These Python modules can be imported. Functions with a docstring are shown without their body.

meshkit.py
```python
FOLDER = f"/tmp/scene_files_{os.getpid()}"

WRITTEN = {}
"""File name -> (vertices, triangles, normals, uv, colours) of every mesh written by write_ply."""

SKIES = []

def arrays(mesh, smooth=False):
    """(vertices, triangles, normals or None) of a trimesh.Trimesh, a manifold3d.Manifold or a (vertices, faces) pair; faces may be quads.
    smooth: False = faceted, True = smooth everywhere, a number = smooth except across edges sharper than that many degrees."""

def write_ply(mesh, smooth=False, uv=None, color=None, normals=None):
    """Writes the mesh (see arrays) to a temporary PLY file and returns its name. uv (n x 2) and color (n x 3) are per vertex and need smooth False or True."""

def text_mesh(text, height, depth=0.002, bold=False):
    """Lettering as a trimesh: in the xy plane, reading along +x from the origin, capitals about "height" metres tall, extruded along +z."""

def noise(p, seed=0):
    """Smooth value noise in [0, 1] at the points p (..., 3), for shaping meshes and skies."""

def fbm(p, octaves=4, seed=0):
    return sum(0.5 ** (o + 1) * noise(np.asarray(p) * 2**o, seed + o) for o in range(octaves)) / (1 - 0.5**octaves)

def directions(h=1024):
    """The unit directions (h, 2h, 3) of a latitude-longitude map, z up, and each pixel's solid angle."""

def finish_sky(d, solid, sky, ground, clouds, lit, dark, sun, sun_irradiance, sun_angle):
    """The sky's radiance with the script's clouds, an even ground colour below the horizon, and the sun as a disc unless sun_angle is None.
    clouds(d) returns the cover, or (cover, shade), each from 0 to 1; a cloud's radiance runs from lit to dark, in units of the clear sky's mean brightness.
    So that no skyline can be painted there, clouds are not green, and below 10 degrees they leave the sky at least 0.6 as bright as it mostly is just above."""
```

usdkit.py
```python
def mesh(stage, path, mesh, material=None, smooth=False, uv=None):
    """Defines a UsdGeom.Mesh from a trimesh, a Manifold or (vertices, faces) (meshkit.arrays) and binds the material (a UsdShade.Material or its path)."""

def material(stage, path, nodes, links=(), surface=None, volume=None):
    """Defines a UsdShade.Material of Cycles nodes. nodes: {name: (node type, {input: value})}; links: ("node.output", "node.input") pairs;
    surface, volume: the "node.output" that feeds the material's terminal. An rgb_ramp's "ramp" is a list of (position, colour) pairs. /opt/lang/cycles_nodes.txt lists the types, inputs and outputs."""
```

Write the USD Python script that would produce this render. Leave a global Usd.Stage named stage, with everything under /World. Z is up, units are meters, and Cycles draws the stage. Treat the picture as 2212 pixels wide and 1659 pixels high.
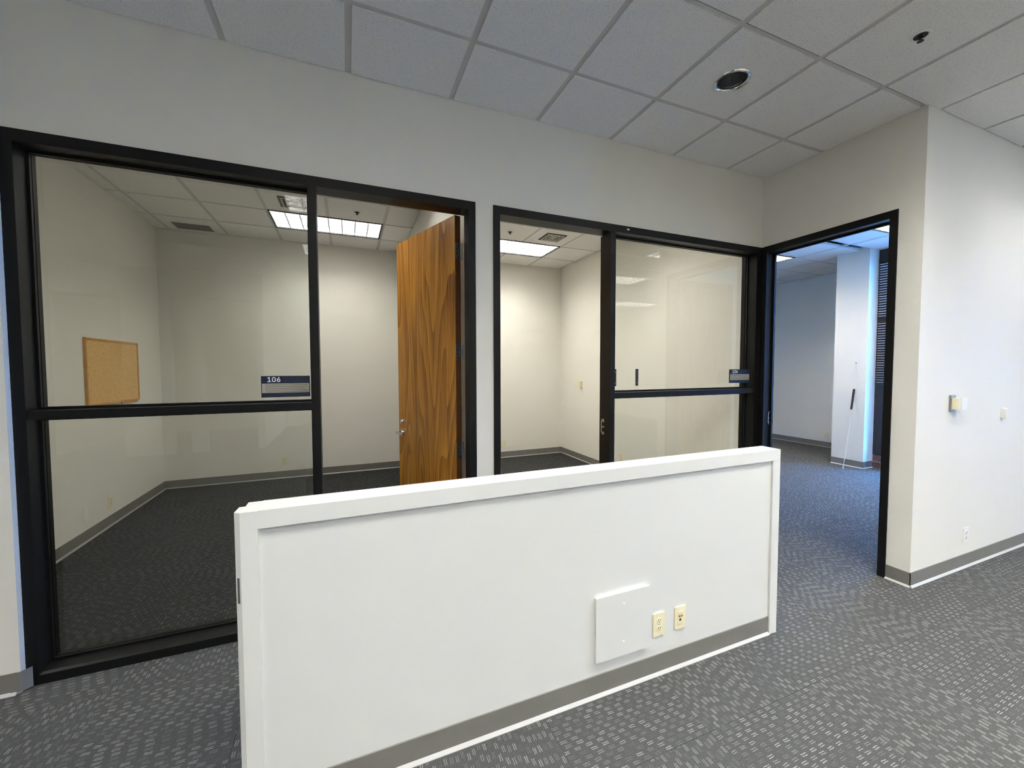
import math, random
import numpy as np, trimesh, usdkit, meshkit
from pxr import Usd, UsdGeom, UsdLux, UsdShade, Gf, Sdf

random.seed(4); RNG = np.random.default_rng(4)
stage = Usd.Stage.CreateInMemory()
UsdGeom.SetStageUpAxis(stage, UsdGeom.Tokens.z); UsdGeom.SetStageMetersPerUnit(stage, 1.0)
UsdGeom.Xform.Define(stage, '/World'); UsdGeom.Scope.Define(stage, '/World/Looks')
stage.SetDefaultPrim(stage.GetPrimAtPath('/World'))

# ------------------------------------------------------------------ camera, sky, exposure
EXPOSURE = 0.52
LAMP = 46.0                                      # radiance of the fluorescent panels
SKY = (1.1, 5.0, 14.5)                           # blue dusk daylight
F_PX, YAW, PITCH, ROLL = 870.04, 0.3890, -0.0418, -0.0020
EYE = np.array([-3.5575, -2.6044, 1.5205])
H = 3.235                                        # ceiling height
cam = UsdGeom.Camera.Define(stage, '/World/camera')
cy, sy, cp, sp, cr, sr = math.cos(YAW), math.sin(YAW), math.cos(PITCH), math.sin(PITCH), math.cos(ROLL), math.sin(ROLL)
fw = np.array([sy*cp, cy*cp, sp]); rt = np.array([cy, -sy, 0.0]); up = np.cross(rt, fw)
rt, up = cr*rt + sr*up, -sr*rt + cr*up
cam.AddTransformOp().Set(Gf.Matrix4d(*[*rt, 0], *[*up, 0], *[*(-fw), 0], *[*EYE, 1]))
cam.CreateHorizontalApertureAttr(36.0); cam.CreateVerticalApertureAttr(36.0*1659/2212)
cam.CreateFocalLengthAttr(36.0*F_PX/2212); cam.CreateClippingRangeAttr(Gf.Vec2f(0.05, 200))
cam.CreateExposureAttr(EXPOSURE)
dome = UsdLux.DomeLight.Define(stage, '/World/sky'); dome.CreateIntensityAttr(1.0)
dome.CreateColorAttr(Gf.Vec3f(*SKY))

# ------------------------------------------------------------------ helpers
used = {}
def path_for(name, parent='/World'):
    n = used.get((parent, name), 0); used[(parent, name)] = n + 1
    return f'{parent}/{name}' if n == 0 else f'{parent}/{name}_{n:03d}'

def tag(prim, label=None, cat=None, group=None, kind=None):
    for k, v in (('label', label), ('category', cat), ('group', group), ('kind', kind)):
        if v: prim.SetCustomDataByKey(k, v)
    return prim

def thing(name, label, cat, loc=(0, 0, 0), rz=0.0, group=None, kind=None):
    x = UsdGeom.Xform.Define(stage, path_for(name))
    if tuple(loc) != (0, 0, 0): x.AddTranslateOp().Set(Gf.Vec3d(*map(float, loc)))
    if rz: x.AddRotateZOp().Set(float(rz))
    return tag(x.GetPrim(), label, cat, group, kind)

def part(parent, name, mesh, mat, smooth=False, label=None, kind=None):
    p = parent if isinstance(parent, str) else str(parent.GetPath())
    m = usdkit.mesh(stage, path_for(name, p), mesh, MAT[mat], smooth).GetPrim()
    return tag(m, label, kind=kind)

def copy(src, label, loc, rz=0.0, group=None):
    cat = src.GetCustomDataByKey('category')
    base = src.GetName().rstrip('0123456789').rstrip('_')
    r = thing(base, label, cat, loc, rz, group or src.GetCustomDataByKey('group'))
    r.GetReferences().AddInternalReference(src.GetPath()); r.SetInstanceable(True)
    return r

_CH = None
def box(lo, hi, c=0.0):
    """axis-aligned box, chamfered by c"""
    global _CH
    lo, hi = np.minimum(lo, hi).astype(float), np.maximum(lo, hi).astype(float)
    if c <= 0:
        b = trimesh.creation.box(extents=hi-lo); b.apply_translation((lo+hi)/2); return b
    if _CH is None:
        s = np.array([[x, y, z] for x in (-1, 1) for y in (-1, 1) for z in (-1, 1)], float)
        t = [(i, k) for i in range(8) for k in range(3)]
        v = np.array([s[i]*(1 - 0.2*(np.arange(3) == k)) for i, k in t])
        h = trimesh.Trimesh(v, process=False).convex_hull
        idx = [int(np.argmin(np.abs(v - q).sum(1))) for q in h.vertices]
        _CH = (s, t, np.array(idx)[h.faces])
    s, t, f = _CH
    c = min(c, 0.45*float((hi-lo).min())); ctr, half = (lo+hi)/2, (hi-lo)/2
    v = np.array([ctr + s[i]*(half - c*(np.arange(3) == k)) for i, k in t])
    return trimesh.Trimesh(v, f, process=False)

def join(ms): return trimesh.util.concatenate(list(ms))
def lathe(prof, seg=32, loc=(0, 0, 0), axis='z'):
    m = trimesh.creation.revolve(np.array(prof, float), sections=seg)
    if axis == 'y': m.apply_transform(trimesh.transformations.rotation_matrix(math.pi/2, [1, 0, 0]))   # +z -> -y
    m.apply_translation(loc); return m
def cyl(a, b, r, seg=16):
    return trimesh.creation.cylinder(radius=r, segment=[a, b], sections=seg)
def extrude_x(poly, x0, x1):
    """(y,z) polygon (convex, ccw or cw) extruded along x"""
    poly = np.array(poly, float); n = len(poly)
    v = np.vstack([np.c_[np.full(n, x0), poly], np.c_[np.full(n, x1), poly]])
    f = [[0, i, i+1] for i in range(1, n-1)] + [[n, n+i+1, n+i] for i in range(1, n-1)]
    for i in range(n):
        j = (i+1) % n; f += [[i, n+i, n+j], [i, n+j, j]]
    m = trimesh.Trimesh(v, f, process=False); m.fix_normals(); return m
import shapely.geometry as sg
def prism(poly, z0, z1):
    m = trimesh.creation.extrude_polygon(sg.Polygon(poly), z1-z0, engine='earcut'); m.apply_translation((0, 0, z0)); return m

# ------------------------------------------------------------------ materials
MAT = {}
def lin(r, g, b): return tuple((c/255/12.92 if c/255 <= .04045 else ((c/255+.055)/1.055)**2.4) for c in (r, g, b))
def look(name, nodes, links, surface='p.BSDF'):
    MAT[name] = usdkit.material(stage, '/World/Looks/' + name, nodes, links, surface=surface)
def plain(name, col, rough=.5, metal=0.0, spec=.5, bump=None, var=None):
    n = {'p': ('principled_bsdf', {'base_color': col, 'roughness': rough, 'metallic': metal, 'specular_ior_level': spec})}; l = []
    if bump or var: n['t'] = ('texture_coordinate', {})
    if bump:
        sc, st, di = bump
        n['n'] = ('noise_texture', {'scale': sc, 'detail': 3.0}); n['b'] = ('bump', {'strength': st, 'distance': di})
        l += [('t.object', 'n.vector'), ('n.fac', 'b.height'), ('b.normal', 'p.normal')]
    if var:
        sc, amt = var
        n['v'] = ('noise_texture', {'scale': sc, 'detail': 4.0, 'roughness': .6})
        n['r'] = ('rgb_ramp', {'ramp': [(.3, tuple(c*(1-amt) for c in col)), (.7, tuple(min(1, c*(1+amt)) for c in col))]})
        l += [('t.object', 'v.vector'), ('v.fac', 'r.fac'), ('r.color', 'p.base_color')]
    look(name, n, l)

plain('wall_paint', (.775, .755, .69), .55, bump=(260, .25, .002), var=(1.3, .015))
plain('white_paint', (.68, .685, .665), .38, bump=(180, .08, .001))
plain('frame_black', (.0055, .0057, .006), .42, spec=.22)
plain('black', (.01, .01, .012), .5)
plain('base_vinyl', (.17, .165, .148), .55, var=(6, .06))
plain('toe_white', (.44, .44, .435), .5)
plain('toe_grey', (.30, .29, .27), .45)
plain('subfloor', (.2, .2, .2), .9)
plain('tee_white', (.60, .59, .575), .5)
plain('fixture_white', (.86, .86, .86), .45)
plain('louver_grey', (.34, .34, .34), .4)
plain('ivory', (.78, .72, .50), .35)
plain('ivory_dark', (.09, .08, .05), .4)
plain('yellow_jack', (.75, .52, .03), .4)
plain('white_plastic', (.82, .82, .80), .35)
plain('steel', (.55, .54, .52), .28, metal=1.0)
plain('dull_steel', (.30, .30, .30), .42, metal=1.0)
plain('dark_steel', (.50, .51, .50), .30, metal=1.0)
plain('chrome', (.72, .72, .72), .12, metal=1.0)
plain('navy', lin(7, 24, 58), .35)
plain('sign_paper', (.40, .385, .33), .5)
plain('sign_print', (.16, .15, .13), .6)
plain('letter_white', (.9, .9, .9), .4)
plain('cork', (.74, .47, .19), .85, bump=(300, .4, .002), var=(90, .22))
plain('pine', (.58, .31, .09), .45, var=(14, .12))
plain('bronze', (.020, .012, .010), .4)
plain('slat', (.74, .75, .80), .4)
plain('brick', (.16, .075, .055), .85, bump=(60, .5, .004), var=(20, .3))
plain('mortar', (.33, .30, .28), .9)
plain('stick_wood', (.62, .50, .34), .5)
plain('rubber', (.012, .011, .018), .6)
plain('string', (.55, .52, .5), .7)
plain('ground', (.36, .30, .24), .9)
plain('grille', (.20, .19, .165), .5)
plain('vent_paint', (.66, .63, .55), .5)

# acoustic tile: off-white mineral fibre, fine fissures
look('acoustic', {
    't': ('texture_coordinate', {}),
    'n': ('noise_texture', {'scale': 150.0, 'detail': 4.0, 'roughness': .7}),
    'r': ('rgb_ramp', {'ramp': [(.30, (.60, .59, .575)), (.47, (.85, .84, .82)), (1, (.89, .88, .86))]}),
    'b': ('bump', {'strength': .35, 'distance': .003}),
    'p': ('principled_bsdf', {'roughness': .95, 'specular_ior_level': .1})},
    [('t.object', 'n.vector'), ('n.fac', 'r.fac'), ('r.color', 'p.base_color'), ('n.fac', 'b.height'), ('b.normal', 'p.normal')])

# clear pane: mirror reflection by fresnel on the outer faces, straight transmission otherwise
look('pane', {
    'f': ('fresnel', {'IOR': 1.5}), 'g': ('geometry', {}),
    'm': ('math', {'math_type': 'multiply', 'value2': 1.7, 'use_clamp': True}),
    'i': ('math', {'math_type': 'subtract', 'value1': 1.0}),
    'k': ('math', {'math_type': 'multiply'}),
    'a': ('transparent_bsdf', {'color': (.955, .97, .958)}), 'o': ('glossy_bsdf', {'roughness': 0.0, 'color': (1, 1, 1)}),
    'x': ('mix_closure', {})},
    [('f.fac', 'm.value1'), ('g.backfacing', 'i.value2'), ('m.value', 'k.value1'), ('i.value', 'k.value2'), ('k.value', 'x.fac'),
     ('a.BSDF', 'x.closure1'), ('o.BSDF', 'x.closure2')], surface='x.closure')

def lamp_mat(name, col, k):
    look(name, {'e': ('emission', {'color': col, 'strength': k})}, [], surface='e.emission')
lamp_mat('lamp_main', (1.0, .985, .93), LAMP)
lamp_mat('lamp_worn', (1.0, .985, .95), LAMP*.40)
lamp_mat('lamp_aged', (1.0, .98, .92), LAMP*.75)
lamp_mat('lamp_left', (1.0, .97, .90), 16.5)
lamp_mat('lamp_middle', (1.0, .96, .88), 29.0)
lamp_mat('lamp_right', (1.0, .92, .80), 38.0)

# quarter-turn carpet tile: dark grey loop with pairs of pale dashes along one direction
def carpet(name, along, across, dim=1.0):
    N = {'g': ('geometry', {}), 's': ('separate_xyz', {}), 'p': ('principled_bsdf', {'roughness': .95, 'specular_ior_level': .05})}
    L = [('g.position', 's.vector')]
    def mth(k, op, a=None, b=None, c=None, **kw):
        d = {'math_type': op, **kw}
        for i, v in ((1, a), (2, b), (3, c)):
            if v is None: continue
            if isinstance(v, str): L.append((v, f'{k}.value{i}'))
            else: d[f'value{i}'] = float(v)
        N[k] = ('math', d); return f'{k}.value'
    # a little wander so rows are not ruler straight
    N['w'] = ('noise_texture', {'scale': 60.0, 'detail': 2.0}); L.append(('g.position', 'w.vector'))
    wob = mth('w1', 'multiply_add', 'w.fac', .006, -.003)
    b = mth('b0', 'add', f's.{across}', wob)
    N['e'] = ('noise_texture', {'scale': 300.0, 'detail': 2.0}); L.append(('g.position', 'e.vector'))
    lw = mth('lw', 'multiply_add', 'e.fac', .20, -.036)
    rb = mth('b1', 'divide', b, .0225); row = mth('b2', 'floor', rb); fb = mth('b3', 'fraction', rb)
    N['wr'] = ('white_noise_texture', {'dimensions': '1D'}); L.append((row, 'wr.w'))
    off = mth('a0', 'multiply_add', 'wr.value', 3.0, 0.0)
    ra = mth('a1', 'divide', f's.{along}', .053); ra2 = mth('a2', 'add', ra, off)
    cell = mth('a3', 'floor', ra2); fa = mth('a4', 'fraction', ra2)
    N['cv'] = ('combine_xyz', {}); L += [(cell, 'cv.x'), (row, 'cv.y')]
    N['wc'] = ('white_noise_texture', {'dimensions': '2D'}); L.append(('cv.vector', 'wc.vector'))
    fl_w = mth('fw', 'multiply_add', 'e.fac', .34, .36)
    d1 = mth('d1', 'less_than', fa, fl_w)
    l1 = mth('l1', 'compare', fb, .2, lw); l2 = mth('l2', 'compare', fb, .54, lw)
    ll = mth('l3', 'maximum', l1, l2)
    pr = mth('d2', 'multiply', 'wc.value', 1.15, use_clamp=True); pr = mth('d3', 'multiply_add', pr, .72, .06)
    m0 = mth('m0', 'multiply', d1, ll); m1 = mth('m1', 'multiply', m0, pr)
    N['f'] = ('noise_texture', {'scale': 260.0, 'detail': 4.0, 'roughness': .75}); L.append(('g.position', 'f.vector'))
    N['h'] = ('noise_texture', {'scale': 2.2, 'detail': 2.0}); L.append(('g.position', 'h.vector'))
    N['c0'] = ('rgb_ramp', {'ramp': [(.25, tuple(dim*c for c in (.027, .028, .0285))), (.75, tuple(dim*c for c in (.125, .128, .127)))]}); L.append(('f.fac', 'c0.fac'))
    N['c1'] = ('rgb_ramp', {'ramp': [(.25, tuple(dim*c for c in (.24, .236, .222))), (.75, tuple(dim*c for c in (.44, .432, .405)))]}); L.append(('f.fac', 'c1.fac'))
    N['cm'] = ('mix_color', {}); L += [(m1, 'cm.fac'), ('c0.color', 'cm.a'), ('c1.color', 'cm.b'), ('cm.result', 'p.base_color')]
    hh = mth('hh', 'multiply_add', m1, .5, 'f.fac')
    N['bp'] = ('bump', {'strength': .5, 'distance': .004}); L += [(hh, 'bp.height'), ('bp.normal', 'p.normal')]
    look(name, N, L)
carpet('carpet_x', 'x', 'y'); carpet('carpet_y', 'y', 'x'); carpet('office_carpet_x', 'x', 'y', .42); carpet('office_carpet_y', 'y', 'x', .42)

# oak veneer with cathedral grain (object space: x along the leaf, z up)
look('oak', {
    't': ('texture_coordinate', {}),
    'm1': ('mapping', {'scale': (3.1, 1.0, .42), 'location': (1.7, 0, .3)}),
    'n1': ('noise_texture', {'scale': 1.0, 'detail': 1.5, 'roughness': .45, 'distortion': .25}),
    'k1': ('math', {'math_type': 'multiply', 'value2': 15.0}), 'k2': ('math', {'math_type': 'fraction'}),
    'm2': ('mapping', {'scale': (75.0, 40.0, 2.6)}), 'n2': ('noise_texture', {'scale': 1.0, 'detail': 4.0, 'roughness': .65}),
    'm3': ('mapping', {'scale': (13.0, 4.0, .8)}), 'n3': ('noise_texture', {'scale': 1.0, 'detail': 3.0, 'roughness': .6}),
    'q1': ('math', {'math_type': 'multiply', 'value2': .26}), 'q2': ('math', {'math_type': 'multiply_add', 'value2': .72}),
    'q3': ('math', {'math_type': 'multiply_add', 'value2': .45}),
    'r': ('rgb_ramp', {'ramp': [(.42, (.085, .028, .004)), (.62, (.32, .122, .012)), (.80, (.50, .22, .024)), (1.0, (.62, .31, .05))]}),
    'b': ('bump', {'strength': .12, 'distance': .001}),
    'p': ('principled_bsdf', {'roughness': .34, 'specular_ior_level': .5})},
    [('t.object', 'm1.vector'), ('m1.vector', 'n1.vector'), ('n1.fac', 'k1.value1'), ('k1.value', 'k2.value1'),
     ('t.object', 'm2.vector'), ('m2.vector', 'n2.vector'), ('t.object', 'm3.vector'), ('m3.vector', 'n3.vector'),
     ('k2.value', 'q1.value1'), ('n2.fac', 'q2.value1'), ('q1.value', 'q2.value3'), ('n3.fac', 'q3.value1'), ('q2.value', 'q3.value3'),
     ('q3.value', 'r.fac'), ('r.color', 'p.base_color'), ('n2.fac', 'b.height'), ('b.normal', 'p.normal')])
plain('oak_edge', (.10, .042, .014), .45, var=(40, .2))

# ------------------------------------------------------------------ plan (metres)
T = .6096
DECK = H + .26
XL, XR, YF, XE = -8.2, 4.6, -9.0, 4.6            # main room: left, right, front (behind the camera)
YB = 3.665                                       # back wall of the two middle offices
D = 1.132                                        # the return wall's depth
HEAD, FACE = 2.611, 2.556                        # frame head: top, underside

def structure(name, mesh, mat, label, cat, smooth=False):
    m = usdkit.mesh(stage, path_for(name), mesh, MAT[mat], smooth).GetPrim()
    return tag(m, label, cat, kind='structure')

# walls
structure('wall_back', join([box((-4.995, 0, HEAD), (0.0, .13, DECK)), box((-2.752, 0, 0), (-2.626, .13, HEAD))]), 'wall_paint',
          'off-white wall above and between the two black glazed door frames', 'wall')
structure('wall_left', box((XL, -.040, 0), (-4.995, .13, DECK), .004), 'wall_paint', 'off-white wall at the far left edge beside the tall glass pane', 'wall')
structure('wall_right', join([box((0, -.997, HEAD), (.13, .0, DECK)), box((0, -D, 0), (.13, -.997, DECK))]), 'wall_paint',
          'off-white return wall around the open doorway on the right', 'wall')
structure('wall_right', box((.13, -D, 0), (XE, -1.0, DECK)), 'wall_paint', 'pale wall at the right edge lit by cool daylight', 'wall')
structure('wall_left', box((-5.81, .13, 0), (-5.69, YB, DECK)), 'wall_paint', 'office wall with the cork board, behind the left glass', 'wall')
structure('wall_back', box((-5.81, YB, 0), (.10, YB+.12, DECK)), 'wall_paint', 'back wall of the two offices behind the glass', 'wall')
structure('wall_right', box((-2.775, .145, 0), (-2.60, YB, DECK)), 'wall_paint', 'partition between the two offices behind the open oak door', 'wall')
structure('wall_right', box((-.045, .145, 0), (.13, 6.0, DECK)), 'wall_paint', 'office wall with the thermostat, seen through the middle doorway', 'wall')
structure('wall_right', box((4.78, 1.33, 0), (4.9, 6.0, DECK)), 'wall_paint', 'far grey wall of the corner office seen through the right doorway', 'wall')
structure('wall_back', box((.13, 6.0, 0), (4.9, 6.12, DECK)), 'wall_paint', 'end wall of the corner office, out of sight to the left of its doorway', 'wall')
structure('wall_front', join([box((XL, YF-.12, 0), (XE, YF, DECK)), box((-7.06, -6.12, 0), (-6.39, -6.0, DECK)), box((-6.14, -6.12, 0), (-5.91, -6.0, DECK)), box((-5.12, YF, 0), (-5.0, -6.0, DECK)), box((XL, -6.12, 2.75), (-5.0, -6.0, DECK))]),
          'wall_paint', 'wall behind the camera, seen only as a reflection in the glass', 'wall')
structure('wall_left', box((XL-.12, YF, 0), (XL, .13, DECK)), 'wall_paint', 'side wall of the main room out of view to the left', 'wall')
W0, W1 = -4.2, -3.7                              # window band of the main room's outer wall
structure('wall_right', join([box((XE, YF, 0), (XE+.12, W0, DECK)), box((XE, W1, 0), (XE+.12, -1.0, DECK)), box((XE, W0, 0), (XE+.12, W1, .8)), box((XE, W0, 2.7), (XE+.12, W1, DECK))]),
          'wall_paint', 'outer wall of the main room with its windows, out of view to the right', 'wall')
structure('roof', join([box((XL-.1, YF-.1, DECK), (5.2, 6.2, DECK+.15))]), 'wall_paint', 'floor slab above the suspended ceiling', 'roof')
structure('ground', box((-12, -14, -.6), (30, 16, -.3)), 'ground', 'ground outside the building', 'ground')

# floor: quarter-turned carpet tiles
fl = thing('floor', 'grey carpet tile floor with pale dashes turned tile by tile', 'floor', kind='structure')
part(fl, 'slab', box((XL-.12, YF-.12, -.3), (5.0, 6.1, -.0065)), 'subfloor')
near, far = [], {'carpet_x': [], 'carpet_y': [], 'office_carpet_x': [], 'office_carpet_y': []}
GX, GY = -2.79, -1.42
for i in range(-9, 13):
    for j in range(-13, 13):
        x0, y0 = GX+T*i, GY+T*j; x1, y1 = x0+T, y0+T
        if x1 < XL or x0 > 4.9 or y1 < YF or y0 > 6.05: continue
        if y0 > 4.2 and x1 < .1: continue
        g = .0006; mx0, my0, mx1, my1 = max(x0, XL), max(y0, YF), min(x1, 4.9), min(y1, 6.05)
        c = np.array([(x0+x1)/2, (y0+y1)/2, 0]) - EYE
        q = np.array([c@rt, c@up, c@fw])
        vis = q[2] > .25 and abs(q[0]/q[2]) < 1.55 and abs(q[1]/q[2]) < 1.3 and not (y0 > YB) and not (x0 > 1.8 and y0 < -1.3)
        if x0 > .1 and -1.2 < y0: vis = vis and (y0 < 3.2)
        turn = 'x' if (i+j) % 2 == 0 else 'y'
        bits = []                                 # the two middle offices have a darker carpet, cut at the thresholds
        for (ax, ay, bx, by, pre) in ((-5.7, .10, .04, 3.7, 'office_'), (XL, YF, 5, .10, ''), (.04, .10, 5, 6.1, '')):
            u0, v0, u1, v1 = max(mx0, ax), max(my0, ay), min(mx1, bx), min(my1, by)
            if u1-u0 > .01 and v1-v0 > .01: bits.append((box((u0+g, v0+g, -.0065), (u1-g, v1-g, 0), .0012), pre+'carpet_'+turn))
        for b, mt in bits: near.append((np.hypot(*c[:2]), b, mt)) if vis else far[mt].append(b)
near.sort(key=lambda t: t[0])
for k, (_, b, mt) in enumerate(near):
    if k < 290: part(fl, 'carpet_tile', b, mt)
    else: far[mt].append(b)
for mt in far:
    if far[mt]: part(fl, 'carpet_field', join(far[mt]), mt, kind='stuff')

# ceilings
def ceiling(label, x0g, y0g, rects, skip=(), detail=True, cut=()):
    """rects: list of (x0,y0,x1,y1) room areas; grid lines at x0g+T*i, y0g+T*j; skip: cells taken by fixtures"""
    c = thing('ceiling', label, 'ceiling', kind='structure'); gap = .017; far = []; xs, ys = set(), set()
    X0, Y0 = min(r[0] for r in rects), min(r[1] for r in rects); X1, Y1 = max(r[2] for r in rects), max(r[3] for r in rects)
    i0, i1 = math.floor((X0-x0g)/T-1e-6), math.ceil((X1-x0g)/T+1e-6); j0, j1 = math.floor((Y0-y0g)/T-1e-6), math.ceil((Y1-y0g)/T+1e-6)
    for i in range(i0, i1):
        for j in range(j0, j1):
            if (i, j) in skip: continue
            ax, ay, bx, by = x0g+T*i, y0g+T*j, x0g+T*(i+1), y0g+T*(j+1)
            for (rx0, ry0, rx1, ry1) in rects:
                lx, ly, hx, hy = max(ax, rx0), max(ay, ry0), min(bx, rx1), min(by, ry1)
                if hx-lx < .03 or hy-ly < .03: continue
                m = box((lx+(gap if lx == ax else .004), ly+(gap if ly == ay else .004), H), (hx-(gap if hx == bx else .004), hy-(gap if hy == by else .004), H+.02), .0035)
                for (hxx, hyy, hr) in cut:
                    if lx < hxx < hx and ly < hyy < hy:
                        import manifold3d
                        M = manifold3d.Manifold(manifold3d.Mesh(np.array(m.merged() if False else m.vertices, np.float32), np.array(m.faces, np.uint32)))
                        M = M - manifold3d.Manifold.cylinder(.2, hr, hr, 48).translate((hxx, hyy, H-.1)); mm = M.to_mesh()
                        m = trimesh.Trimesh(mm.vert_properties[:, :3], mm.tri_verts, process=False)
                if detail is True or detail(lx, ly, hx, hy): part(c, 'ceiling_tile', m, 'acoustic')
                else: far.append(m)
                break
    if far: part(c, 'ceiling_field', join(far), 'acoustic', kind='stuff')
    for (rx0, ry0, rx1, ry1) in rects:
        for i in range(i0, i1+1):
            x = x0g+T*i
            if rx0+.03 < x < rx1-.03:
                runs, start = [], ry0                 # the tee stops at a fixture that spans it
                for j in range(j0, j1):
                    if (i-1, j) in skip and (i, j) in skip and y0g+T*j > ry0-.01 and y0g+T*(j+1) < ry1+.01:
                        if y0g+T*j - start > .02: runs.append((start, y0g+T*j))
                        start = y0g+T*(j+1)
                if ry1 - start > .02: runs.append((start, ry1))
                part(c, 'grid_tee', join([box((x-.019, u, H+.007), (x+.019, v, H+.03), .001) for u, v in runs]), 'tee_white')
        for j in range(j0, j1+1):
            y = y0g+T*j
            if ry0+.03 < y < ry1-.03: part(c, 'grid_tee', box((rx0, y-.019, H+.0072), (rx1, y+.019, H+.03), .001), 'tee_white')
        part(c, 'wall_angle', join([box((rx0, ry0, H+.0075), (rx1, ry0+.016, H+.012)), box((rx0, ry1-.016, H+.0075), (rx1, ry1, H+.012)),
                                    box((rx0, ry0, H+.0075), (rx0+.016, ry1, H+.012)), box((rx1-.016, ry0, H+.0075), (rx1, ry1, H+.012))]), 'tee_white')
    return c

# lay-in fluorescent: black rim, white housing, 8 x 4 egg-crate, glowing panel
def troffer(label, cx, cy_, lamp, group=None, along='x'):
    t = thing('ceiling_light', label, 'ceiling light', (cx, cy_, H), 0 if along == 'x' else 90, group)
    L, W, h = 1.172, .566, .072
    part(t, 'rim', join([box((-L/2-.017, s*(W/2+.017), -.001), (L/2+.017, s*W/2, .012)) for s in (-1, 1)] + [box((s*(L/2+.017), -W/2, -.001), (s*L/2, W/2, .012)) for s in (-1, 1)]), 'black')
    part(t, 'housing', join([box((-L/2-.01, s*(W/2+.008), .012), (L/2+.01, s*W/2, .1)) for s in (-1, 1)] + [box((s*(L/2+.01), -W/2, .012), (s*L/2, W/2, .1)) for s in (-1, 1)] +
                            [box((-L/2-.01, -W/2-.008, .098), (L/2+.01, W/2+.008, .104))]), 'fixture_white')
    nx, ny = 8, 4
    part(t, 'louver', join([box((-L/2+L*k/nx-.0045, -W/2, .003), (-L/2+L*k/nx+.0045, W/2, .003+h)) for k in range(1, nx)] +
                           [box((-L/2, -W/2+W*k/ny-.0045, .0032), (L/2, -W/2+W*k/ny+.0045, .0032+h)) for k in range(1, ny)]), 'louver_grey')
    part(t, 'lamp_panel', box((-L/2+.004, -W/2+.004, .082), (L/2-.004, W/2-.004, .087)), lamp)
    return t

MX, MY = -4.1298, -.4959                         # main ceiling grid
main_lights = [(0, -2), (4, -2), (8, -2), (0, -5), (4, -5), (8, -5), (0, -8), (4, -8), (8, -8), (0, -11), (4, -11), (8, -11), (-6, -2), (12, -5), (12, -9)]   # cell (i, j) of the left tile, j counts rows below the wall
skip = set()
for k, (i, j) in enumerate(main_lights): skip |= {(i, j-1), (i+1, j-1)}
ceiling('white acoustic tile ceiling of the main room with a recessed downlight', MX, MY, [(XL, -1.097, 0, 0), (XL, YF, .137, -1.097), (.137, YF, XE, -D)], skip,
        detail=lambda a, b, c_, d: d > -2.4 and c_ > -5.7 and a < 3.0, cut=[(MX+T*4.5, MY-T*.5, .088), (MX+T*5.5, MY-T*1.5, .03)])
RX, RY = -5.555, 1.915
ceiling('acoustic tile ceiling of the left office behind the glass', RX, RY, [(-5.69, .145, -2.775, YB)], {(2, 1), (3, 1), (2, -2), (3, -2)})
QX = -.70
ceiling('acoustic tile ceiling of the middle office', QX, RY-.004, [(-2.60, .145, -.045, YB)], {(-2, 1), (-1, 1), (-2, -2), (-1, -2)})
PX, PY = 3.045, .43
ceiling('acoustic tile ceiling of the corner office, blue with daylight near its window', PX, PY, [(.13, -1.0, 3.75, .905), (.13, .905, 4.78, 6.0)], {(-2, -1), (-1, -1), (-2, 2), (-1, 2)},
        detail=lambda a, b, c_, d: b < 3.4)
troffer('bright egg-crate ceiling light in the left office, cut by the black mullion', RX+T*3, RY+T*1.5, 'lamp_left')
troffer('bright egg-crate ceiling light in the middle office beside its square vent', QX-T, RY-.004+T*1.5, 'lamp_middle')
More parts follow.
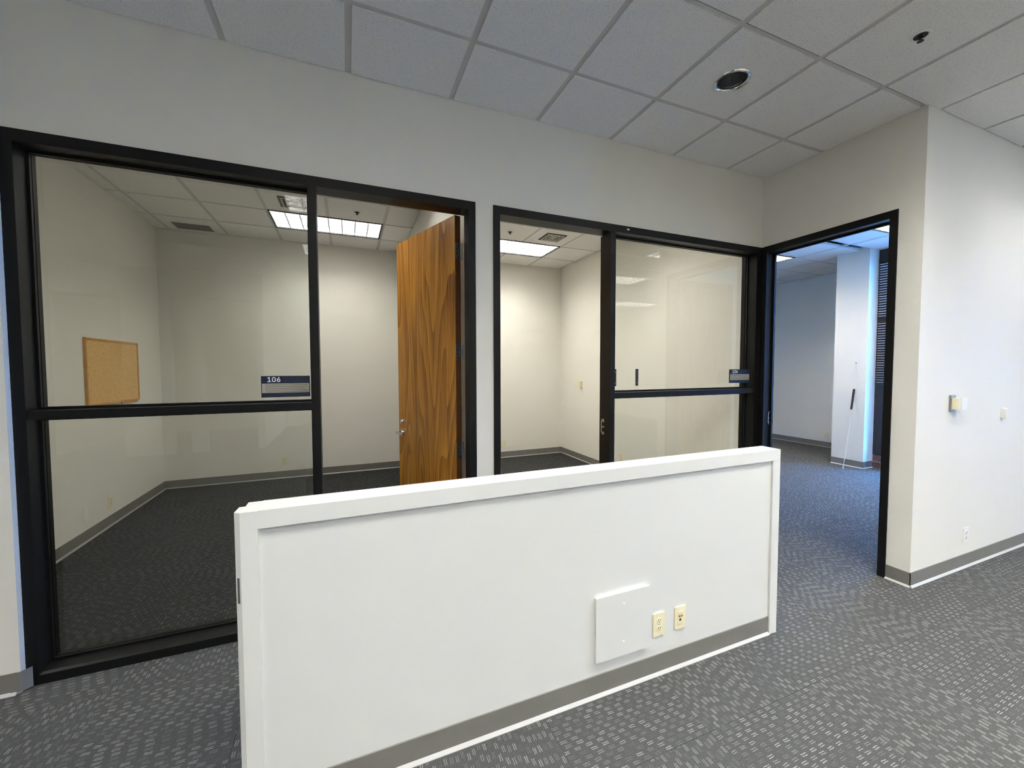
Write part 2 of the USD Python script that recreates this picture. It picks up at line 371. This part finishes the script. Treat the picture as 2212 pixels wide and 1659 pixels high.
troffer('front egg-crate light of the left office, out of sight above the left door frame', RX+T*3, RY-T*1.5, 'lamp_left')
troffer('front egg-crate light of the middle office, out of sight above the middle door frame', QX-T, RY-.004-T*1.5, 'lamp_middle')
troffer('corner of a bright ceiling light at the left edge of the right doorway', PX-T, PY+T*2.5, 'lamp_right')
troffer('corner of a bright ceiling light at the top right of the right doorway', PX-T, PY-T*.5, 'lamp_right')
for k, (i, j) in enumerate(main_lights):
    troffer('egg-crate ceiling light of the main room, seen only as a reflection in the glass', MX+T*(i+1), MY+T*(j-.5), {(8, -2): 'lamp_worn', (0, -2): 'lamp_aged'}.get((i, j), 'lamp_main'), 'main room ceiling lights above and behind the camera')

# ------------------------------------------------------------------ glazed frames
YF0, YG0, YG1, YS, YR = -.008, .092, .098, .100, .145   # face, pane, stop, rabbet back
def member_v(t, name, x0, x1, z0, z1, rab=(0, 0)):
    part(t, name, join([box((x0, YF0, z0), (x1, YS, z1), .002), box((x0+rab[0], YS, z0), (x1-rab[1], YR, z1))]), 'frame_black')
def stops(t, x0, x1, z0, z1):
    for y0, y1 in ((.078, YG0), (YG1, .112)):
        for a, b in (((x0, y0, z0), (x1, y1, z0+.012)), ((x0, y0, z1-.012), (x1, y1, z1)), ((x0, y0, z0+.012), (x0+.010, y1, z1-.012)), ((x1-.010, y0, z0+.012), (x1, y1, z1-.012))):
            part(t, 'glazing_stop', box(a, b, .0015), 'frame_black')
def pane(t, x0, x1, z0, z1):
    part(t, 'pane', box((x0-.006, YG0, z0-.006), (x1+.006, YG1, z1+.006)), 'pane')
RAIL0, RAIL1 = 1.277, 1.318
w1 = thing('window_1', 'black metal frame with two tall panes and a doorway, at the left beside sign 106', 'window', kind='structure')
member_v(w1, 'jamb', -4.995, -4.949, 0, FACE); member_v(w1, 'jamb', -2.800, -2.752, 0, FACE, (.014, 0)); member_v(w1, 'mullion', -3.747, -3.704, 0, FACE, (0, .014))
part(w1, 'head', join([box((-4.995, YF0, FACE), (-2.752, YS, HEAD), .002), box((-4.995, YS, FACE+.012), (-2.752, YR, HEAD))]), 'frame_black')
part(w1, 'sill', extrude_x([(YF0, 0), (YF0, .046), (YF0+.01, .056), (.074, .058), (.145, .058), (.145, 0)], -4.949, -3.747), 'frame_black')
part(w1, 'rail', box((-4.949, YF0+.002, RAIL0), (-3.747, .13, RAIL1), .002), 'frame_black')
stops(w1, -4.949, -3.747, .058, RAIL0); stops(w1, -4.949, -3.747, RAIL1, FACE)
pane(w1, -4.949, -3.747, .058, RAIL0); pane(w1, -4.949, -3.747, RAIL1, FACE)
w2 = thing('window_2', 'black metal frame with a doorway and glass to its right, in the middle beside sign 104', 'window', kind='structure')
member_v(w2, 'jamb', -2.626, -2.579, 0, FACE, (0, .014)); member_v(w2, 'jamb', -.069, 0, 0, FACE); member_v(w2, 'mullion', -1.675, -1.628, 0, FACE, (.014, 0))
part(w2, 'head', join([box((-2.626, YF0, FACE), (0, YS, HEAD), .002), box((-2.626, YS, FACE+.012), (0, YR, HEAD))]), 'frame_black')
part(w2, 'sill', extrude_x([(YF0, 0), (YF0, .046), (YF0+.01, .056), (.074, .058), (.145, .058), (.145, 0)], -1.628, -.069), 'frame_black')
part(w2, 'rail', box((-1.628, YF0+.002, RAIL0), (-.069, .13, RAIL1), .002), 'frame_black')
stops(w2, -1.628, -.069, .058, RAIL0); stops(w2, -1.628, -.069, RAIL1, FACE)
pane(w2, -1.628, -.069, .058, RAIL0); pane(w2, -1.628, -.069, RAIL1, FACE)
def strike(t, at, rot):
    """strike plate on a jamb: faces -x in its own frame"""
    m = join([box((-.002, -.016, z), (0, .016, z+d)) for z, d in ((-.062, .022), (-.008, .014), (.038, .024))] + [box((-.004, .014, -.045), (0, .024, .045))])
    m.apply_transform(trimesh.transformations.rotation_matrix(rot, [0, 0, 1])); m.apply_translation(at)
    part(t, 'strike_plate', m, 'steel', label='bright metal strike plate')
strike(w2, (-1.675, .078, 1.045), 0)
t1 = thing('trim_1', 'black metal door frame of the right doorway', 'door frame', kind='structure')
def member_r(name, y0, y1, rab):
    part(t1, name, join([box((-.008, y0, 0), (.10, y1, FACE), .002), box((.10, y0+rab[0], 0), (.145, y1-rab[1], FACE))]), 'frame_black')
member_r('jamb', -.056, -.008, (.014, 0)); member_r('jamb', -.997, -.950, (0, .014))
part(t1, 'head', join([box((-.008, -.997, FACE), (.10, -.008, HEAD), .002), box((.10, -.997, FACE+.012), (.145, -.008, HEAD))]), 'frame_black')
part(t1, 'door_stop', join([box((.082, -.95, FACE-.014), (.100, -.056, FACE)), box((.082, -.070, 0), (.100, -.056, FACE))]), 'frame_black')
strike(t1, (.078, -.056, 1.045), math.pi/2)
part(w2, 'paint_chip', extrude_x([(YF0-.001, 2.582), (YF0, 2.582), (YF0, 2.594), (YF0-.001, 2.594)], -1.525, -1.502), 'white_plastic', label='small white scrap stuck on the head')

# doors: leaf frame: x along the leaf from the hinge, y = 0 inner face .. -.0445 corridor face when hinged right (mirror for hinged left)
def door(name, label, pivot, ang, mirror=1, w=.89, top=2.559):
    """ang: opening angle from closed. mirror 1: hinge on the right, leaf runs to -x when closed."""
    rz = (180 - ang) if mirror == 1 else ang
    t = thing(name, label, 'door', (pivot[0], pivot[1], 0), rz, kind='structure')
    s = mirror                                    # corridor face lies at +y (hinged right) or -y (hinged left) of the leaf's own frame
    th = .0445
    ya, yb = (0, s*th) if s > 0 else (s*th, 0)
    part(t, 'leaf', box((.004, ya, .012), (w, yb, top), .0015), 'oak')
    part(t, 'edge_band', join([box((.0015, ya+.001, .012), (.0045, yb-.001, top)), box((.004, ya+.001, top-.0005), (w, yb-.001, top+.0012))]), 'oak_edge')
    for zc in (2.318, 1.628, .9375, .25):
        hm = part(t, 'hinge', join([box((.0002, ya+.004 if s > 0 else ya, zc-.057), (.0018, yb if s > 0 else yb-.004, zc+.057)),
                               cyl((-.004, -s*.004, zc-.059), (-.004, -s*.004, zc+.059), .0065)]), 'dull_steel')
        part(hm, 'screw', join([cyl((-.0006, s*yy, zc+dz), (.0005, s*yy, zc+dz), .004, 10) for yy, dz in ((.018, .042), (.030, .016), (.030, -.016), (.018, -.042))]), 'black')
    xk = w - .075
    yo = s*th                                     # outer (corridor) face
    part(t, 'deadbolt', join([cyl((xk, yo, 1.062), (xk, yo+s*.012, 1.062), .021, 24), cyl((xk, yo+s*.012, 1.062), (xk, yo+s*.020, 1.062), .013, 20)]), 'chrome', 30)
    lv = part(t, 'lever', join([cyl((xk, yo, .972), (xk, yo+s*.009, .972), .031, 28), cyl((xk, yo+s*.009, .972), (xk, yo+s*.058, .972), .010, 16),
                                box((xk-.112, yo+s*.046, .963), (xk+.012, yo+s*.062, .983), .006)]), 'chrome', 30)
    yi = 0
    part(t, 'inside_lever', join([cyl((xk, yi, .972), (xk, yi-s*.009, .972), .031, 28), cyl((xk, yi-s*.009, .972), (xk, yi-s*.058, .972), .010, 16),
                                  box((xk-.112, yi-s*.062, .963), (xk+.012, yi-s*.046, .983), .006)]), 'chrome', 30)
    part(t, 'latch_plate', box((w-.0005, ya+.010, .93), (w+.0012, yb-.010, 1.02)), 'steel')
    return t
door('door_1', 'open oak veneer door with steel hinges and a lever, in the left doorway', (-2.8147, .140), 70.92)
door('door_2', 'oak door opened away, only its thin edge visible in the middle doorway', (-2.565, .150), 75, mirror=-1)
# right door: hinged at the near jamb, swung into the corner office
d3 = door('door_3', 'oak door swung out of sight behind the near jamb of the right doorway', (.150, -.962), 2, mirror=-1, w=.86)

# ------------------------------------------------------------------ baseboards (4 in. vinyl with a pale toe strip); runs given as (x0,y0)->(x1,y1), room on the left of travel
def base_run(t, a, b, mat='base_vinyl', toe='toe_white'):
    a, b = np.array(a, float), np.array(b, float); d = b-a; L = np.linalg.norm(d); ang = math.atan2(d[1], d[0])
    M = trimesh.transformations.rotation_matrix(ang, [0, 0, 1]); M[:2, 3] = a
    for nm, poly, mt in (('base', [(0, .010), (.004, .010), (.004, .1005), (.0025, .102), (0, .102)], mat), ('toe_strip', [(0, 0), (.016, 0), (.016, .003), (.005, .0135), (0, .0135)], toe)):
        m = extrude_x(poly, 0, L); m.apply_transform(M); part(t, nm, m, mt)
b = thing('baseboard_right', 'grey vinyl baseboard with white toe strip around the outer corner at the right', 'baseboard', kind='structure')
def base_dir(t, a, b_, side, toe='toe_white'):
    """side +1: room to the left of a->b"""
    base_run(t, a, b_, toe=toe) if side > 0 else base_run(t, b_, a, toe=toe)
base_dir(b, (0, -.997), (0, -D-.004), -1); base_dir(b, (-.004, -D), (XE, -D), -1)
b = thing('baseboard_left', 'grey vinyl baseboard peeling off at its end by the left glass frame', 'baseboard', kind='structure')
base_dir(b, (-6.4, -.040), (-5.008, -.040), -1)
fl_ = [(-5.03, -.0446), (-5.012, -.0448), (-4.997, -.0460), (-4.987, -.0400), (-4.976, -.0280), (-4.966, -.0175)]
nrm = [(0, -1), (0, -1), (.35, -.94), (.75, -.66), (.75, -.66), (.6, -.8)]
fm = prism([(x+.0015*n[0], y+.0015*n[1]) for (x, y), n in zip(fl_, nrm)] + [(x-.003*n[0], y-.003*n[1]) for (x, y), n in list(zip(fl_, nrm))[::-1]], .008, .1025)
part(b, 'loose_end', fm, 'base_vinyl', label='loose end of the baseboard curling away from the wall')
b = thing('baseboard_back', 'short grey baseboard on the wall strip between the two doorways', 'baseboard', kind='structure')
base_dir(b, (-2.752, 0), (-2.626, 0), -1)
b = thing('baseboard_left', 'dark grey baseboard below the cork board in the left office', 'baseboard', kind='structure')
base_dir(b, (-5.69, .15), (-5.69, YB), -1, 'toe_grey')
b = thing('baseboard_back', 'dark grey baseboard along the back wall of the two offices', 'baseboard', kind='structure')
base_dir(b, (-5.69, YB), (-2.775, YB), -1, 'toe_grey'); base_dir(b, (-2.60, YB), (-.045, YB), -1, 'toe_grey')
b = thing('baseboard_right', 'dark grey baseboard below the thermostat in the middle office', 'baseboard', kind='structure')
base_dir(b, (-.045, YB), (-.045, .15), -1, 'toe_grey')
b = thing('baseboard_right', 'dark grey baseboard of the corner office far wall', 'baseboard', kind='structure')
base_dir(b, (4.78, 6.0), (4.78, 1.33), -1, 'toe_grey')

# ------------------------------------------------------------------ column and window of the corner office
CX0, CX1, CY0, CY1 = 3.51, 4.9, .905, 1.33
c = thing('column', 'white boxed column between the corner office window and its far wall', 'column', kind='structure')
part(c, 'shaft', box((CX0, CY0, 0), (CX1, CY1, DECK), .003), 'wall_paint')
for a_, b_ in (((CX0, CY1), (CX0, CY0-.004)), ((CX0-.004, CY0), (3.74, CY0))): base_dir(c, a_, b_, -1)
WX = 3.745
w3 = thing('window_3', 'dark bronze window of the corner office, only its edge showing past the column', 'window', kind='structure')
part(w3, 'frame', join([box((WX, .70, .20), (WX+.16, CY0, DECK)), box((WX, -1.0, 3.08), (WX+.16, .70, DECK)), box((WX+.04, -1.0, .20), (WX+.16, .70, .27)), box((WX+.06, -1.0, .78), (WX+.12, .70, .84)),
                        box((WX+.05, -.12, .27), (WX+.13, -.05, 3.08))]), 'bronze')
part(w3, 'pane', box((WX+.09, -1.0, .27), (WX+.096, .70, 3.08)), 'pane')
bk = thing('brick_ledge', 'low brown brick ledge beneath the bronze window', 'brick ledge', kind='structure')
part(bk, 'mortar_bed', box((WX+.006, -1.0, 0), (WX+.18, CY0, .19)), 'mortar')
for r in range(2):
    y = CY0 - (.0 if r else .10)
    if not r: part(bk, 'brick', box((WX, y+.005, .006), (WX+.09, CY0, .088), .003), 'brick')
    while y > -.98:
        y2 = max(y-.2, -1.0); part(bk, 'brick', box((WX, y2+.005, .006+.096*r), (WX+.09, y-.005, .088+.1*r), .003), 'brick'); y -= .2
bl = thing('window_blind', 'narrow horizontal blind hanging at the corner office window beside the column', 'blind')
part(bl, 'head_rail', box((WX-.045, -.98, 3.04), (WX-.012, .885, 3.08), .003), 'bronze')
sl = []
for z in np.arange(1.285, 3.03, .036):
    if 2.165 < z < 2.225: continue
    s_ = box((-.020, -.975, -.0008), (.020, .878, .0008)); s_.apply_transform(trimesh.transformations.rotation_matrix(.16, [0, 1, 0])); s_.apply_translation((WX-.028, 0, z)); sl.append(s_)
for s_ in sl: part(bl, 'slat', s_, 'slat')
part(bl, 'bottom_rail', box((WX-.04, -.975, 1.245), (WX-.016, .878, 1.258), .003), 'bronze')
part(bl, 'middle_rail', box((WX-.042, -.975, 2.175), (WX-.014, .878, 2.215), .003), 'bronze')

# main-room windows (out of view, they light the right side)
w4 = thing('window_4', 'dark framed window band of the main room, out of view to the right', 'window', kind='structure')
part(w4, 'frame', join([box((XE+.02, W0, .8), (XE+.1, W1, .86)), box((XE+.02, W0, 2.64), (XE+.1, W1, 2.7))] + [box((XE+.02, y-.03, .86), (XE+.1, y+.03, 2.64)) for y in np.linspace(W0+.03, W1-.03, 2)]), 'bronze')
part(w4, 'pane', box((XE+.055, W0, .86), (XE+.061, W1, 2.64)), 'pane')

# ------------------------------------------------------------------ half wall
hx0, hx1, hy0, hy1, hz = -3.884, -1.308, -1.098, -.986, 1.056
hw = thing('half_wall', 'white painted half wall with a flat cap standing free in front of the glazed offices', 'half wall')
zc = .996
part(hw, 'cap', box((-3.8352, hy0, zc), (hx1, hy1, hz), .0015), 'white_paint')
part(hw, 'end_post', prism([(hx0, hy0), (-3.835, hy0), (-3.835, hy1), (hx0+.004, hy1), (hx0+.004, hy1-.045), (hx0-.014, hy1-.045), (hx0-.017, hy0+.012)], 0, hz-.001), 'white_paint')
part(hw, 'end_post', join([box((-1.366, hy0, .002), (hx1, hy1, zc+.001), .0025)]), 'white_paint')
part(hw, 'front_panel', box((-3.835, hy0+.012, 0), (-1.366, hy0+.03, zc)), 'white_paint')
part(hw, 'back_panel', box((-3.835, hy1-.03, 0), (-1.366, hy1-.012, zc)), 'white_paint')
pl = box((-.0040, -.0012, -.042), (.0040, .0012, .042)); pl.apply_transform(trimesh.transformations.rotation_matrix(math.atan2(-.012, .017), [0, 0, 1])); pl.apply_translation((hx0-.0085, hy0+.006, .80))
part(hw, 'strike_plate', pl, 'dull_steel', label='small metal plate let into the left edge')
base_dir(hw, (-3.835, hy0+.012), (-1.366, hy0+.012), -1)
ap = thing('access_panel', 'square white cover plate low on the half wall', 'cover plate', (-2.379, hy0+.012, .318))
part(ap, 'cover', box((-.152, -.016, -.152), (.152, 0, .152), .004), 'white_paint')
for z in (.098, -.083): part(ap, 'screw', lathe([(0, .003), (.0035, .0025), (.005, 0)], 14, (0, -.016, z), 'y'), 'white_plastic')

# ------------------------------------------------------------------ wall plates; own frame: x right, z up, face towards -y
def plate(t, mat, w=.070, h=.1145): part(t, 'plate', box((-w/2, -.006, -h/2), (w/2, 0, h/2), .0025), mat)
def outlet(label, loc, rz, mat='ivory', group=None):
    t = thing('power_outlet', label, 'power outlet', loc, rz, group); plate(t, mat)
    for z in (.0195, -.0195):
        r = part(t, 'receptacle', lathe([(0, .002), (.0155, .002), (.0165, 0)], 24, (0, -.006, z), 'y'), mat, 30)
        part(r, 'slots', join([box((-.0075, -.0088, z-.001), (-.0050, -.0078, z+.009)), box((.0050, -.0088, z), (.0075, -.0078, z+.008)), cyl((0, -.0088, z-.007), (0, -.0078, z-.007), .0026, 12)]), 'ivory_dark')
    part(t, 'screw', lathe([(0, .0012), (.003, 0)], 10, (0, -.006, 0), 'y'), 'steel')
    return t
hf = hy0+.012
o1 = outlet('ivory double power outlet beside the square cover plate on the half wall', (-2.158, hf, .254), 0)
dj = thing('data_outlet', 'ivory data plate with yellow jacks, right of the power outlet on the half wall', 'data outlet', (-2.021, hf, .257))
plate(dj, 'ivory'); part(dj, 'insert', box((-.0168, -.0075, -.033), (.0168, -.005, .033), .001), 'ivory')
part(dj, 'label_bar', box((-.012, -.0083, .020), (.012, -.0072, .026)), 'vent_paint')
for x in (-.0075, .0075):
    j = part(dj, 'jack', box((x-.006, -.0084, .004), (x+.006, -.0074, .015)), 'yellow_jack'); part(j, 'port', prism([(x-.004, -.0088), (x+.004, -.0088), (x+.004, -.0083), (x-.004, -.0083)], .0055, .0105), 'ivory_dark')
j = part(dj, 'jack', box((-.009, -.0084, -.016), (.003, -.0074, -.003)), 'ivory_dark'); 
def copy_outlet(label, loc, rz): return copy(o1, label, loc, rz)
copy_outlet('ivory power outlet in the left office, low on the cork board wall', (-5.69, 2.41, .232), 90)
copy_outlet('power outlet low on the back wall of the left office', (-4.368, YB, .238), 0)
copy_outlet('power outlet low in the middle doorway by the oak door edge', (-1.135, YB, .240), 0)
copy_outlet('power outlet just above the half wall cap behind the right-hand glass', (-.045, 1.962, .262), -90)
copy_outlet('ivory outlet nearest the column on the far wall of the corner office', (4.78, 2.125, .225), -90)
o7 = outlet('pale outlet left of the ivory one on the far wall of the corner office', (4.78, 2.527, .222), -90, 'wall_paint')
o8 = outlet('white power outlet low on the pale wall at the right edge', (.746, -D, .248), 0, 'white_plastic')
bp = thing('blank_plate', 'blank white wall plate left of the outlet below the cork board', 'wall plate', (-5.69, 2.01, .243), 90); plate(bp, 'white_plastic'); part(bp, 'screw', lathe([(0, .0012), (.003, 0)], 10, (0, -.006, .03), 'y'), 'white_plastic')
# thermostats and sensor
th = thing('thermostat', 'small cream thermostat on the right wall of the middle office', 'thermostat', (-.045, 3.005, 1.238), -90)
part(th, 'back_plate', box((-.034, -.012, -.057), (.034, 0, .057), .002), 'ivory'); part(th, 'body', box((-.03, -.045, -.042), (.03, -.012, .05), .004), 'ivory')
ts = thing('wall_controller', 'cream wall box hanging skewed off its dark mounting plate on the right wall', 'wall controller', (.469, -D, 1.254), 0)
part(ts, 'mounting_plate', box((-.045, -.010, -.058), (.022, 0, .060), .001), 'dull_steel'); part(ts, 'body', box((-.035, -.042, -.041), (.070, -.010, .040), .004), 'ivory'); part(ts, 'cover', box((.010, -.046, -.043), (.088, -.040, .042), .003), 'white_plastic')
sn = thing('wall_sensor', 'small white rounded device on the pale wall at the right edge', 'wall sensor', (1.245, -D, 1.150), 0)
part(sn, 'body', join([cyl((0, -.014, -.036), (0, -.014, .036), .017, 24), box((-.017, -.014, -.040), (.017, 0, .040), .003)]), 'white_plastic', 30)
part(sn, 'end_cap', join([lathe([(0, .005), (.014, .003), (.017, 0)], 24, (0, -.014, .036)), lathe([(.017, 0), (.014, -.003), (0, -.005)], 24, (0, -.014, -.036))]), 'white_plastic', 30)

# ------------------------------------------------------------------ cork board
cb = thing('cork_board', 'cork notice board with a pine frame on the left office wall', 'notice board', (-5.69, 2.567, 1.483), 90)
part(cb, 'cork_sheet', box((-.462, -.014, -.292), (.462, -.002, .292)), 'cork')
for nm, a, b_ in (('frame_rail', (-.48, -.020, .290), (.48, 0, .308)), ('frame_rail', (-.48, -.020, -.308), (.48, 0, -.290)), ('frame_stile', (-.48, -.020, -.29), (-.462, 0, .29)), ('frame_stile', (.462, -.020, -.29), (.48, 0, .29))):
    part(cb, nm, box(a, b_, .003), 'pine')
part(cb, 'loose_strip', box((.12, -.012, -.330), (.44, -.003, -.309), .002), 'pine')

# ------------------------------------------------------------------ room signs
def sign(num, label, loc):
    t = thing('room_sign', label, 'sign', loc)
    part(t, 'board', box((-.126, -.008, -.062), (.126, 0, .062), .0015), 'navy')
    st = part(t, 'name_strip', box((-.122, -.0092, -.036), (.122, -.0075, .018)), 'sign_paper')
    part(st, 'printed_line', join([box((-.100 if k else -.104, -.0096, z-.0016), (.112 if k != 2 else .098, -.0090, z+.0016)) for k, z in enumerate((.010, .000, -.010, -.020, -.030))] + [box((-.104, -.0097, -.030), (-.102, -.009, .013))]), 'sign_print')
    m = meshkit.text_mesh(num, .027, .0012, bold=True); m.apply_transform(trimesh.transformations.rotation_matrix(math.pi/2, [1, 0, 0])); m.apply_translation((-.098, -.0078, .028))
    part(t, 'number', m, 'letter_white')
    return t
sign('106', 'navy room sign reading 106 on the left glass', (-3.889, YG0-.0005, 1.410))
s4 = sign('104', 'navy room sign reading 104 at the right end of the middle glass', (-.216, .036, 1.434))
part(s4, 'standoff', join([box((.0, 0, -.045), (.05, .0555, .045))]), 'black')
for k, (x, lb) in enumerate(((-1.336, 'black sign bracket on the middle glass, standing clear of the mullion'), (-1.5565, 'black sign bracket on the middle glass, half hidden by the mullion'))):
    t = thing('sign_bracket', lb, 'bracket', (x, YG0-.0005, 1.434)); part(t, 'strip', box((-.0118, -.006, -.069), (.0118, 0, .069), .001), 'black')
    for z in (.046, -.044): part(t, 'screw', lathe([(0, .0016), (.0042, 0)], 12, (0, -.006, z), 'y'), 'steel')

# ------------------------------------------------------------------ ceiling fittings (own frame: z = 0 at the tile face, hanging down is -z)
dl = thing('downlight', 'round recessed downlight with a bright metal ring, switched off', 'downlight', (MX+T*4.5, MY-T*.5, H))
part(dl, 'trim_ring', lathe([(.077, .016), (.080, .002), (.084, -.006), (.090, -.009), (.097, -.006), (.100, 0), (.088, .0), (.083, .016)], 48), 'chrome', 40)
part(dl, 'reflector', lathe([(.079, .002), (.077, .03), (.070, .09), (.055, .13), (.03, .15), (0, .152), (0, .156), (.034, .154), (.060, .133), (.076, .09), (.083, .03), (.084, .002)], 24), 'dark_steel')
part(dl, 'lamp', lathe([(0, .10), (.018, .105), (.024, .12), (.020, .14), (0, .15)], 20, (-.012, .01, 0)), 'black', 40)
def sprinkler(label, x, y):
    t = thing('sprinkler', label, 'sprinkler', (x, y, H))
    part(t, 'escutcheon', lathe([(.027, .002), (.029, -.006), (.034, -.0085), (.042, -.004), (.043, 0), (.03, .002)], 28), 'white_plastic', 40)
    part(t, 'recess', lathe([(0, -.0045), (.026, -.0045), (.029, -.0062), (.029, -.004), (0, -.003)], 24), 'black')
    part(t, 'frame', join([cyl((0, 0, -.004), (0, 0, -.018), .008, 14), cyl((-.009, 0, -.010), (-.004, 0, -.030), .0028, 8), cyl((.009, 0, -.010), (.004, 0, -.030), .0028, 8), cyl((0, 0, -.012), (0, 0, -.030), .003, 8)]), 'black')
    part(t, 'deflector', lathe([(0, -.030), (.006, -.029), (.014, -.031), (.014, -.0325), (0, -.0325)], 18), 'black')
    return t
sprinkler('dark sprinkler head with white ring in the main ceiling at the upper right', MX+T*5.5, MY-T*1.5)
sprinkler('sprinkler above the oak door in the left office ceiling', RX+T*3.5, RY+T*.5)
sprinkler('sprinkler left of the square vent in the middle office ceiling', QX-T*1.5, RY+T*.5-.03)
def diffuser(label, x, y):
    t = thing('air_vent', label, 'air vent', (x, y, H)); s = .142
    part(t, 'outer_rim', join([box((-s, a*s, -.006), (s, a*(s-.018), .0), .001) for a in (-1, 1)] + [box((a*s, -s+.018, -.006), (a*(s-.018), s-.018, 0), .001) for a in (-1, 1)]), 'black')
    for k, q in enumerate((.118, .082, .046)):
        part(t, 'cone', join([box((-q, a*q, -.010+.002*k), (q, a*(q-.013), -.004+.002*k), .001) for a in (-1, 1)] + [box((a*q, -q+.013, -.010+.002*k), (a*(q-.013), q-.013, -.004+.002*k), .001) for a in (-1, 1)]), 'vent_paint')
    part(t, 'neck', box((-.126, -.126, -.003), (.126, .126, -.0005)), 'black')
    part(t, 'center_plate', box((-.018, -.018, -.008), (.018, .018, -.002), .001), 'vent_paint')
    return t
diffuser('square four-way air vent in the middle office ceiling', -1.006, 2.195)
diffuser('square air vent in the left office ceiling behind the mirrored lamp', RX+T*2.5, RY+T*.5-.005)
gr = thing('ceiling_grille', 'dark oblong return grille in the back corner of the left office ceiling', 'grille', (-5.256, 3.477, H))
part(gr, 'frame', join([box((-.185, a*.110, -.006), (.185, a*.094, 0), .001) for a in (-1, 1)] + [box((a*.185, -.094, -.006), (a*.169, .094, 0), .001) for a in (-1, 1)]), 'grille')
for k in range(9): part(gr, 'vane', box((-.169, -.090+.0215*k, -.005), (.169, -.082+.0215*k, -.0008)), 'grille')

# ------------------------------------------------------------------ stick, nail, scraps
foot, topp = np.array([3.236, 1.014, .004]), np.array([3.495, 1.040, 1.180])
st = thing('pole', 'thin wooden pole with a black foam grip leaning on the white column', 'pole')
u = (topp-foot)/np.linalg.norm(topp-foot); L = np.linalg.norm(topp-foot)
part(st, 'shaft', cyl(foot, foot+u*(L-.28), .0052, 10), 'stick_wood', 40); part(st, 'grip', join([cyl(foot+u*(L-.31), topp, .0135, 16)]), 'rubber', 40); part(st, 'tip', cyl(foot-u*.0, foot+u*.03, .0066, 10), 'white_plastic', 40)
nl = thing('wall_hook', 'tiny hook with a loop of thin cord on the column above the pole', 'hook')
part(nl, 'pin', cyl((CX0, 1.028, 1.573), (CX0-.022, 1.028, 1.578), .007, 10), 'dull_steel')
part(nl, 'cord', join([cyl((CX0-.016, 1.028, 1.572), (CX0-.006, 1.050, 1.36), .0012, 6), cyl((CX0-.016, 1.028, 1.572), (CX0-.006, 1.004, 1.36), .0012, 6), cyl((CX0-.006, 1.050, 1.36), (CX0-.006, 1.004, 1.36), .0012, 6)]), 'string')
def scrap(label, x, y, s, mat):
    p_ = [(s*(.6+.4*math.sin(3*a+x*9))*math.cos(a), .6*s*(.7+.3*math.cos(2*a+y*7))*math.sin(a)) for a in np.linspace(0, 2*math.pi, 11)[:-1]]
    t = thing('scrap', label, 'scrap', (x, y, 0)); part(t, 'flake', prism(p_, .0002, .003), mat)
scrap('small dark scrap on the blue-lit carpet inside the right doorway', 2.16, .485, .028, 'rubber')
scrap('small dark spot of lint on the carpet at the lower right', -.700, -1.801, .012, 'ivory_dark')
nk = thing('wall_nick', 'tiny white filler dab on the pale wall at the right', 'filler dab', (.251, -D, .657)); part(nk, 'dab', lathe([(0, .002), (.004, .0015), (.006, 0)], 12, (0, 0, 0), 'y'), 'letter_white')
